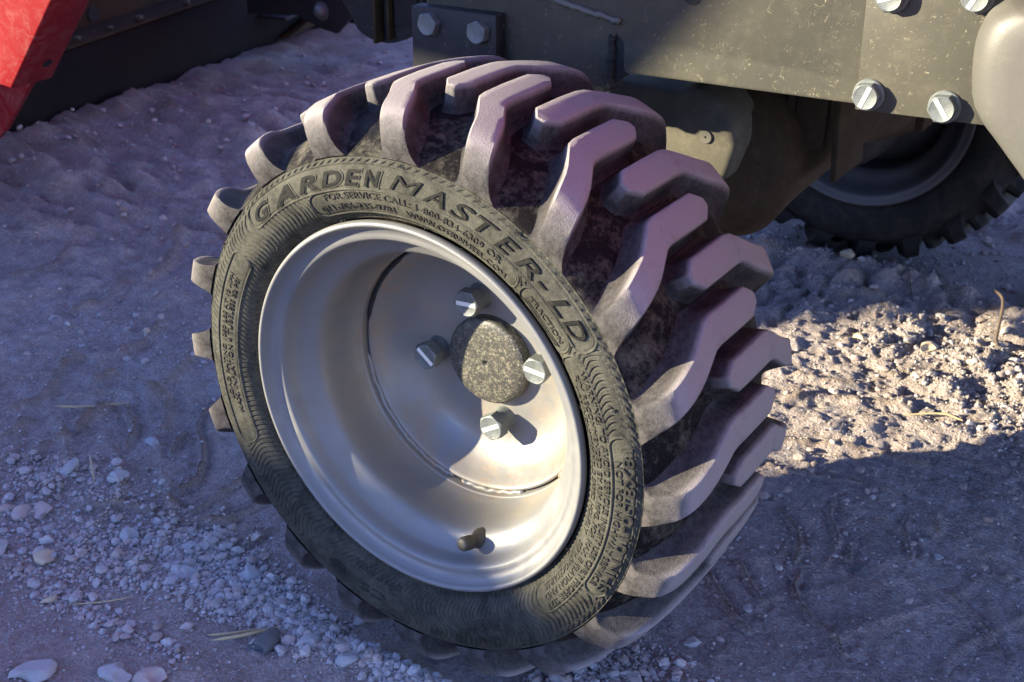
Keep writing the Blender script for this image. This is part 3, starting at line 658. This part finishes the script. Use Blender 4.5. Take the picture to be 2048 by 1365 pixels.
# hanging rounded plate with rib
hp = bez([(-.420, .30), (-.400, .20), (-.389, .176), (-.378, .162), (-.369, .148), (-.353, .1405), (-.333, .1385), (-.313, .143), (-.293, .154), (-.2840, .160), (-.2845, .30)], 4)
hg = obj('hanging_plate', prism([tuple(q) for q in hp], .40, .408, .001), MT['blue_black'], mach, label='rounded dark blue plate hanging behind the wheel')
obj('plate_rib', box(-.3365, -.3325, .385, .3995, .1405, .34, .001), MT['axle'], hg)
obj('plate_rib', box(-.3215, -.3195, .390, .3995, .1450, .34, .0006), MT['axle'], hg)
obj('recess', box(-.3165, -.288, .396, .3998, .160, .34, .001), MT['black'], hg)

# ---- curved cast arm at right ----------------------------------------------
arm = bez([(.40, .300), (.32, .295), (.2985, .288), (.2900, .274), (.2890, .255), (.2950, .226), (.314, .205), (.336, .182), (.338, .173), (.341, .157), (.352, .142), (.42, .120)], 4)
pl = [(q[0] + .002, q[1] + .001) for q in arm] + [(.62, .10), (.62, .33)]
cen = np.array((.50, .21)); PO = np.array(pl); V = []; SS = [1.0, 1.0, .993, .98, .962, .94, .91, .86, .75, .55, .3, .001]; YY = [.245, .210, .203, .1965, .1915, .1885, .1865, .1855, .1850, .184, .182, .181]
PO = np.vstack([PO, PO[:1]]); PO = np.vstack([np.linspace(a_, b_, 3, endpoint=False) for a_, b_ in zip(PO[:-1], PO[1:])])
for s_, y_ in zip(SS, YY):
    for q in PO: V.append((cen[0] + (q[0] - cen[0]) * s_, y_, cen[1] + (q[1] - cen[1]) * s_))
me = fixn(newmesh('arm', V, grid_faces(len(PO), 1).tolist() if False else [[i_ * len(PO) + k_, i_ * len(PO) + (k_ + 1) % len(PO), (i_ + 1) * len(PO) + (k_ + 1) % len(PO), (i_ + 1) * len(PO) + k_] for i_ in range(len(SS) - 1) for k_ in range(len(PO))], smooth=180))
obj('curved_arm', me, MT['cast'], mach, label='smooth dusty cast arm bulging beside the plate')

# ---- axle housing and knuckle ----------------------------------------------
P = bez([(.0, .19, .0), (.01, .30, .03), (.03, .405, .07), (.035, .5, .085), (.035, .72, .085), (.035, .95, .06)], 6)
v, f = tube(P, np.interp(np.linspace(0, 1, len(P)), [0, .2, .36, .42, .8, 1], [.03, .035, .038, .076, .074, .09]), 40)
ax = obj('axle_housing', newmesh('axle', v, f, smooth=180), MT['axle'], mach, label='dust caked axle tube running to the far wheel')
kn = [(-.05, .155), (.016, .153), (.036, .161), (.058, .152), (.073, .137), (.079, .115), (.072, .085), (.0, .05), (-.06, .06)]
MT['dustcast'] = m_black('dusty casting', (.06, .056, .043), (.20, .178, .122), .5, False, .7)
obj('knuckle_flange', prism(kn, .360, .420, .007, seg=3), MT['dustcast'], ax)
obj('knuckle_lug', prism([(.000, .158), (.026, .160), (.036, .172), (.028, .184), (.006, .182)], .375, .410, .004), MT['dustcast'], ax)
V, F = revolve([(.001, -.0015), (.0055, -.0015), (.0062, 0), (.0062, .003)], 20)
obj('flange_bolt', fixn(newmesh('fb', V, F, smooth=50)), MT['cast'], ax, loc=(.050, .3595, .120))
# under-plate hangers
h0 = obj('hanger_bracket', box(.0855, .0925, .45, .53, .050, .26, .001), MT['axle'], mach, label='pair of hanging brackets under the side plate')
obj('bracket_web', box(.0935, .1225, .452, .462, .095, .26, .001), MT['axle'], h0)
obj('bracket_arm', prism([(.124, .26), (.1330, .26), (.1365, .12), (.1400, .0720), (.1350, .070), (.130, .12)], .448, .52, .001), MT['axle'], h0)
obj('bracket_arm', box(.175, .183, .55, .60, .10, .26, .001), MT['axle'], h0)
V, F = revolve(bez([(.001, .86), (.05, .86), (.062, .875), (.066, .92), (.066, 1.02)], 3), 60)
obj('hub_motor', fixn(newmesh('hm', V, F, smooth=60)), MT['blue_black'], mach, loc=(0, 0, 0))
# machine belly and body above, out of the frame, carrying the red panels
obj('belly_pan', box(-.16, .9, .27, 1.16, .262, .34, .01), MT['beam'], mach)
obj('far_shade_plate', box(-.5, 1.2, 1.20, 1.215, .17, .60, .003), MT['chassis'], mach)  # unseen plate added to keep the far wheel in shade
body = obj('body_panel', prism([(-.20, .56), (-.02, .375), (.25, .375), (1.3, .42), (1.3, 1.15), (.1, 1.15), (-.15, .85)], .11, 1.75, .02), MT['bounce_red'], mach, label='red body panel above the side plate')

# unseen red box added at right to bounce red light onto the tread
obj('bounce_box', prism([(.42, .315), (.9, .28), (1.3, .30), (1.3, 1.10), (.42, 1.10)], -.02, .205, .02), MT['bounce_red'], mach, label='unseen red bounce box added beside the side plate')
# ---- red front piece, beam and bits at the left ------------------------------
red = obj('red_bracket', prism([(-.6116, .1016), (-.24, .527), (-.24, .80), (-1.7, .80), (-1.7, .16), (-.66, .1045)], .150, .200, .0022), MT['red'], mach, label='faded red painted channel, sunlit on its front face')
v, f = tube([(-.5925 + .0004, .183, .1236 - .0004), (-.5925 - .004, .183, .1236 + .004)], .0055, 20)
obj('bolt_hole', newmesh('bolt_hole', v, f), MT['black'], red)
obj('lower_flange', prism([(-.7277, .0592), (-.640, .15), (-1.4, .15), (-1.4, -.02), (-.81, -.018), (-.7833, .0015)], .250, .257, .0015), MT['red'], red)
beam = obj('long_beam', prism([(-.6, -.226), (1.02, -.226), (1.10, -.18), (1.10, -.07), (.6, -.088), (.16, -.102), (-.6, -.125)], -.07, 0, .003, axis='x'), MT['beam'], mach, (-1.357, .62, 0), (0, 0, .1315), label='long grimy black beam lying on the ground')
obj('beam_web', prism([(-.6, -.20), (1.1, -.16), (1.1, .22), (-.6, .22)], -.09, -.071, .003, axis='x'), MT['axle'], beam)
obj('beam_ledge', prism([(-.6, -.122), (.16, -.100), (.6, -.086), (1.10, -.068), (1.10, -.064), (.6, -.081), (.16, -.095), (-.6, -.117)], -.07, .004, .001, axis='x'), MT['axle'], beam)
obj('tab_plate', prism([(.74, -.150), (1.12, -.120), (1.12, -.112), (.74, -.142)], .0005, .075, .002, axis='x'), MT['blue_black'], beam)
obj('tab_plate', prism([(.80, -.205), (1.16, -.18), (1.16, -.14), (.95, -.165)], .0005, .03, .002, axis='x'), MT['axle'], beam)
lv = []
for yy, rr in ((.02, .006), (.16, .008), (.215, .006), (.30, .005), (.38, .007), (.52, .006), (.60, .004)):
    Vq = I0[0] * rr * (1.3, 1, .8) + (-.0 - .004, yy, -.100 + .027 * yy + .008); lv.append((Vq, I0[1]))
vq, fq = join_vf(lv); obj('soil_crumbs', newmesh('soil_crumbs', vq, fq), MT['dustcast'], beam, kind='stuff')
v, f = tube([(-.0715, .33, -.072), (-.068, .33, -.072)], .014, 20); obj('bolt_hole', newmesh('bolt_hole', v, f), MT['black'], beam)
ep = obj('end_plate', prism([(-1.33, .15), (-1.0, .15), (-1.061, -.038), (-1.056, -.065), (-1.099, -.107), (-1.139, -.102), (-1.20, -.085), (-1.33, -.10)], 1.2, 1.212, .002), MT['blue_black'], mach, label='dark end plate with one round bolt at the top')
V, F = revolve([(.001, -.014), (.009, -.012), (.0125, -.006), (.013, 0), (.018, 0), (.018, .002)], 24)
obj('dome_bolt', fixn(newmesh('db', V, F, smooth=50)), MT['zinc'], ep, loc=(-1.133, 1.199, -.068))
obj('cross_bar', box(-1.34, -1.05, 1.26, 1.32, -.10, -.06, .004), MT['blue_black'], ep)

# ------------------------------------------------------------------ added shadow caster, shaped like a machine, on the sunny side (behind the camera)
nb = bpy.data.objects.new('shadow_caster', None); C.objects.link(nb); nb.location = (0, 0, 0)
thing(nb, 'unseen shadow caster added on the sunny side, shaped as a low red machine with boom', 'work vehicle')
D1 = 3.0
def UW(pts, D): return [(u - SX * D, w_ - SZ * D + ZG) for u, w_ in pts]
hood = UW([(1.3, -.26), (.158, -.110), (-.10, -.066), (-1.2, -.055), (-1.9, -.05), (-4.6, -.05)], D1)  # top edge shaped to throw shadow over the lower wheel and ground
hood = hood + [(hood[-1][0], .35), (hood[0][0], .35)]
nbody = obj('caster_hood', prism(hood, -D1 - .45, -D1, .01), MT['red'], nb)
tall = UW([(-.81, -.09), (-.825, .02), (-.85, .33), (-1.25, .36), (-1.95, .36), (-2.05, 1.1), (-4.6, 1.1), (-4.6, -.09)], D1)  # thin step added to shade the ground behind the sunlit patch
obj('caster_sheet', prism(tall, -D1 + .004, -D1 + .034, .004), MT['red'], nb)
obj('caster_frame', prism([(-8.1, .10), (-2.4, .10), (-2.4, .352), (-8.1, .352)], -D1 - .43, -D1 - .02, .01), MT['chassis'], nb)
for cx in (-7.4, -5.3, -3.1):
    V, F = revolve([(.001, -.09), (.14, -.09), (.15, -.11), (.26, -.12), (.29, -.09), (.29, .09), (.26, .12), (.001, .1)], 48)
    obj('tyre', fixn(newmesh('caster_tyre', V, F, smooth=40)), MT['shade_tyre'], nb, loc=(cx, -D1 + .14, .288))  # wheels of the added shadow caster
D2 = 1.6
bm = UW([(-.335, .278), (-.315, .294), (-.271, .348), (.10, .80), (.35, 1.15), (-.15, 1.3), (-.45, .80), (-.62, .46), (-.56, .285)], D2)  # outline shaped for the slanting shadow on the side plate
obj('caster_boom', prism(bm, -D2 - .05, -D2, .008), MT['red'], nb)
bx = [b_[0] for b_ in bm]; bz = [b_[1] for b_ in bm]
obj('caster_strut', prism([(bm[4][0] - .02, bm[4][1] - .02), (bm[4][0] + .0, bm[4][1] + .3), (bm[4][0] - 1.3, bm[4][1] + .35), (bm[5][0] - .9, bm[5][1] + .1), (bm[5][0], bm[5][1])], -D1 - .2, -D2 - .0, .006), MT['chassis'], nb)

# ------------------------------------------------------------------ stones, pebbles, straw
import bmesh
def ico(sub):
    b = bmesh.new(); bmesh.ops.create_icosphere(b, subdivisions=sub, radius=1.0)
    V = np.array([v.co[:] for v in b.verts]); F = np.array([[v.index for v in f.verts] for f in b.faces]); b.free(); return V, F
I1, I2, I4 = ico(1), ico(2), ico(4)
def stone_mesh(rx, ry, rz, seed, rough=.14, facet=0):
    V, F = I4; r_ = np.random.default_rng(seed); V = V.copy(); k = r_.uniform(-1, 1, (9, 3)); k /= np.linalg.norm(k, axis=1)[:, None]
    d = V @ k.T; cut = r_.uniform(.55, .88, 9) if facet else r_.uniform(.82, 1.0, 9)
    for j in range(9): V -= np.maximum(d[:, j] - cut[j], 0)[:, None] * k[j] * (.95 if facet else .6)
    V *= (1 + rough * 1.6 * (vnoise(V[:, 0] * 1.3 + seed, V[:, 1] + V[:, 2], 1.0, seed % 50))[:, None] + .09 * vnoise(V[:, 0] * 4, V[:, 1] * 5 + V[:, 2] * 4, 1.0, seed % 40 + 3)[:, None])
    return newmesh('stone', V * (rx, ry, rz), F, smooth=38 if facet else 180)
def pebbles(name, n, pts, size_f, base, mat, sm=40):
    V0, F0 = base; nv = len(V0)
    xs, ys = pts; n = len(xs); r_ = np.random.default_rng(len(name) + n)
    s = size_f(n, r_)
    k = r_.normal(1, .13 if nv > 20 else .2, (n, nv, 1)); sc3 = np.stack([r_.uniform(.75, 1.35, n), r_.uniform(.75, 1.2, n), r_.uniform(.5, .85, n)], 1)
    V = V0[None] * k * sc3[:, None, :] * s[:, None, None]
    a = r_.uniform(0, 6.28, n); t = r_.normal(0, .35, n)
    ct, st_ = np.cos(t)[:, None], np.sin(t)[:, None]; y_, z_ = V[..., 1] * ct - V[..., 2] * st_, V[..., 1] * st_ + V[..., 2] * ct
    ca, sa = np.cos(a)[:, None], np.sin(a)[:, None]; x2, y2 = V[..., 0] * ca - y_ * sa, V[..., 0] * sa + y_ * ca
    g = ground_h(xs, ys)[0]
    W = np.stack([x2 + xs[:, None], y2 + ys[:, None], z_ + (g + s * r_.uniform(.05, .45, n))[:, None]], -1).reshape(-1, 3)
    F = (F0[None] + (np.arange(n) * nv)[:, None, None]).reshape(-1, 3)
    me = newmesh(name, W, F, smooth=sm, attr={'tint': np.repeat(r_.random(n), nv)})
    return obj(name, me, mat, kind='stuff')
# clusters of gravel: (x, y, spread x, spread y, weight)
CL = [(-.40, .03, .055, .020, 6), (-.46, -.005, .05, .02, 4), (-.36, -.045, .06, .020, 9), (-.30, -.045, .04, .018, 6), (-.28, .00, .035, .02, 7), (-.235, .012, .030, .020, 9), (-.20, -.03, .03, .012, 7), (-.17, .0, .03, .014, 9),
      (-.13, -.012, .03, .012, 9), (-.10, -.02, .025, .012, 6), (-.06, -.012, .025, .010, 8), (-.02, -.018, .03, .010, 6), (.03, -.008, .03, .010, 6), (.09, .02, .025, .012, 5), (.12, .08, .03, .022, 8), (.15, .10, .03, .02, 5), (.10, .03, .03, .012, 6), (.16, .06, .04, .025, 5),
      (-.24, -.10, .05, .01, 5), (-.32, -.10, .05, .01, 4), (.23, .72, .06, .05, 8), (.14, .78, .08, .04, 5), (.0, .98, .12, .05, 7), (-.12, .93, .05, .04, 4), (.30, .66, .05, .05, 6), (-.62, .26, .1, .04, 3), (.2, .3, .08, .08, 2), (-1.2, .75, .12, .2, 4)]
W_ = np.array([c[4] for c in CL], float); W_ /= W_.sum()
def cluster_pts(n, seed):
    r_ = np.random.default_rng(seed); i = r_.choice(len(CL), n, p=W_); c = np.array(CL)[i]
    return c[:, 0] + c[:, 2] * r_.normal(size=n), c[:, 1] + c[:, 3] * r_.normal(size=n)
def spread_pts(n, seed):
    r_ = np.random.default_rng(seed); d = r_.random(n) ** 1.7; x = -.75 * 1 + 1.2 * r_.random(n); y = -.22 + 1.3 * r_.random(n) ** 1.4
    far = r_.random(n) < .25; x = np.where(far, -2.0 + 2.6 * r_.random(n), x); y = np.where(far, .3 + 2.2 * r_.random(n), y)
    return x, y
def keep(p):
    x, y = p; m_ = ~((np.abs(x) < .075) & (y > -.004) & (y < .18)); return x[m_], y[m_]
pebbles('fine_gravel', 0, keep(cluster_pts(13000, 1)), lambda n, r_: .0009 + .0012 * r_.random(n) ** 1.5, I1, MT['pebble'])
pebbles('coarse_gravel', 0, keep(cluster_pts(2300, 2)), lambda n, r_: .0018 + .0034 * r_.random(n) ** 2.6, I2, MT['pebble'], 24)
pebbles('scattered_grit', 0, keep(spread_pts(20000, 3)), lambda n, r_: .0006 + .0012 * r_.random(n) ** 3, I1, MT['pebble'])
def far_pts(n, seed):
    r_ = np.random.default_rng(seed); return -1.35 + 1.75 * r_.random(n), .35 + 1.9 * r_.random(n)
pebbles('far_clods', 0, far_pts(4200, 8), lambda n, r_: .0013 + .0055 * r_.random(n) ** 5, I2, MT['clod'], 24)
pebbles('scattered_gravel', 0, keep(spread_pts(380, 4)), lambda n, r_: .0016 + .0030 * r_.random(n) ** 3, I2, MT['pebble'], 24)
GS = 'larger stones lying on the dusty ground'
ST = [  # x, y, size, (flat), material, facet, label
 (-.443, .026, .0125, .55, 'stone_grey', 0, 'smooth blue-grey stone half sunk in the upper left gravel patch'),
 (-.392, .041, .0100, .60, 'stone_grey', 1, 'angular grey stone lying just right of the smooth sunken one'),
 (-.117, -.049, .0150, .60, 'stone_dark', 1, 'dark slate-coloured angular stone in a hollow beside straw'),
 (-.239, -.177, .0165, .45, 'stone_grey', 0, 'pale flat stone at the bottom left corner'),
 (-.185, -.139, .0130, .50, 'stone_grey', 1, 'flat angular grey stone at the bottom edge, left of a paler one'),
 (-.160, -.127, .0125, .75, 'stone_pink', 0, 'upright pale stone cut off by the bottom edge'),
 (-.318, -.012, .0105, .55, 'stone_grey', 0, 'pale grey stone at the heart of the middle left gravel'),
 (-.303, -.036, .0080, .80, 'stone_pink', 0, 'egg-shaped pinkish stone below the pale central stone'),
 (-.235, -.020, .0110, .50, 'stone_grey', 1, 'flat triangular stone among gravel left of the tyre'),
 (-.398, -.090, .0130, .55, 'stone_grey', 1, 'broad flat grey stone near the left edge among pebbles'),
 (-.350, -.075, .0115, .45, 'stone_tan', 0, 'long tan stone right of the broad flat grey one'),
 (-.425, -.045, .0095, .75, 'stone_pink', 0, 'round brownish pebble at the left border'),
 (-.412, -.030, .0115, .40, 'stone_pink', 0, 'pinkish flat stone touching the round brownish pebble'),
 (-.190, .012, .0110, .50, 'stone_grey', 0, 'bluish stone pressed into dust under the tyre edge'),
 (-.045, -.030, .0100, .60, 'stone_grey', 1, 'pale chunky stone in front of the tyre bottom'),
 (-.088, -.028, .0090, .55, 'stone_grey', 0, 'rounded grey stone in the gravel under the tyre lugs'),
 (.254, .313, .0085, .55, 'stone_dark', 0, 'single oval grey-green stone on bare ground at right'),
 (-.535, .305, .0090, .50, 'stone_grey', 0, 'small pale oval stone on empty ground at left'),
 (-.610, .275, .0060, .6, 'stone_tan', 0, 'small tan pebble alone in the left shade'),
 (-.420, .110, .0090, .40, 'stone_grey', 0, 'flat pale stone near the furrows left of the tyre'),
 (-.305, -.110, .0070, .65, 'stone_tan', 0, 'round tan stone below the gravel, left of centre'),
 (-.01, .955, .0180, .60, 'stone_grey', 1, 'chunky pale stone in front of the far tyre'),
 (.020, .930, .0120, .60, 'stone_tan', 1, 'tan clod right beside the far tyre'),
 (.185, .735, .0105, .70, 'stone_tan', 1, 'bright tan stone in the sunlit patch'),
 (.105, .730, .0105, .55, 'stone_tan', 0, 'flat tan stone at the sunlit patch border'),
 (.190, .215, .0055, .5, 'stone_grey', 0, 'little pale oval stone low on the right'),
 (.305, .370, .0050, .5, 'stone_grey', 0, 'little whitish stone near the right edge'),
 (.170, .150, .0070, .5, 'stone_grey', 0, 'rounded stone at the end of a furrow, right of the tyre')]
for i, (x, y, s_, fl, mt, fc, lb) in enumerate(ST):
    fc = True
    r_ = np.random.default_rng(i + 50)
    me = stone_mesh(s_ * 1.15, s_ * .85, s_ * fl, i + 5, facet=fc)
    o = obj('stone', me, MT[mt], None, (x, y, gz(x, y) + s_ * fl * .30), (r_.normal(0, .12), r_.normal(0, .12), r_.uniform(0, 3.1)))
    thing(o, lb, 'stone', GS)
def strand(name, pts, rad, mat, label, cat, flat=False):
    P = bez([(x, y, gz(x, y) + h) for x, y, h in pts], 5); n = len(P)
    rr = rad * np.clip(np.minimum(np.arange(n) + 1.0, np.arange(n)[::-1] + 1.5) / 3, .35, 1)
    v, f = tube(P, rr, 7); o = obj(name, newmesh(name, v, f, smooth=60), mat); thing(o, label, cat, 'dry straws and twigs on the ground'); return o
strand('straw', [(-.152, -.071, .003), (-.135, -.055, .006), (-.118, -.028, .003)], .0014, MT['straw'], 'longer of two split straws left of the dark stone', 'straw')
strand('straw', [(-.160, -.068, .002), (-.146, -.058, .0035), (-.130, -.038, .0035)], .0011, MT['straw'], 'shorter straw lying against the longer split one', 'straw')
strand('straw', [(-.445, .052, .004), (-.424, .037, .009), (-.405, .024, .004)], .0009, MT['straw'], 'pale thin straw between two grey stones', 'straw')
strand('straw', [(-.560, .100, .003), (-.535, .115, .005), (-.500, .150, .003)], .0013, MT['straw'], 'tan straw above the left gravel patch', 'straw')
strand('straw', [(-.285, -.105, .002), (-.262, -.090, .004), (-.245, -.070, .003)], .0006, MT['straw'], 'hair-thin straw on dust below the gravel', 'straw')
strand('straw', [(.205, .585, .003), (.24, .60, .006), (.262, .60, .003)], .0011, MT['straw'], 'yellow straw lying in the sunlit patch', 'straw')
strand('twig', [(.215, .900, .030), (.236, .850, .030), (.245, .800, .016), (.252, .775, .004)], .0020, MT['twig'], 'dark leaning twig at the rim of the sunlit patch', 'twig')
strand('twig', [(.02, .98, .003), (.09, .93, .006), (.13, .86, .004)], .0011, MT['twig'], 'thin grey twig in front of the far tyre', 'twig')
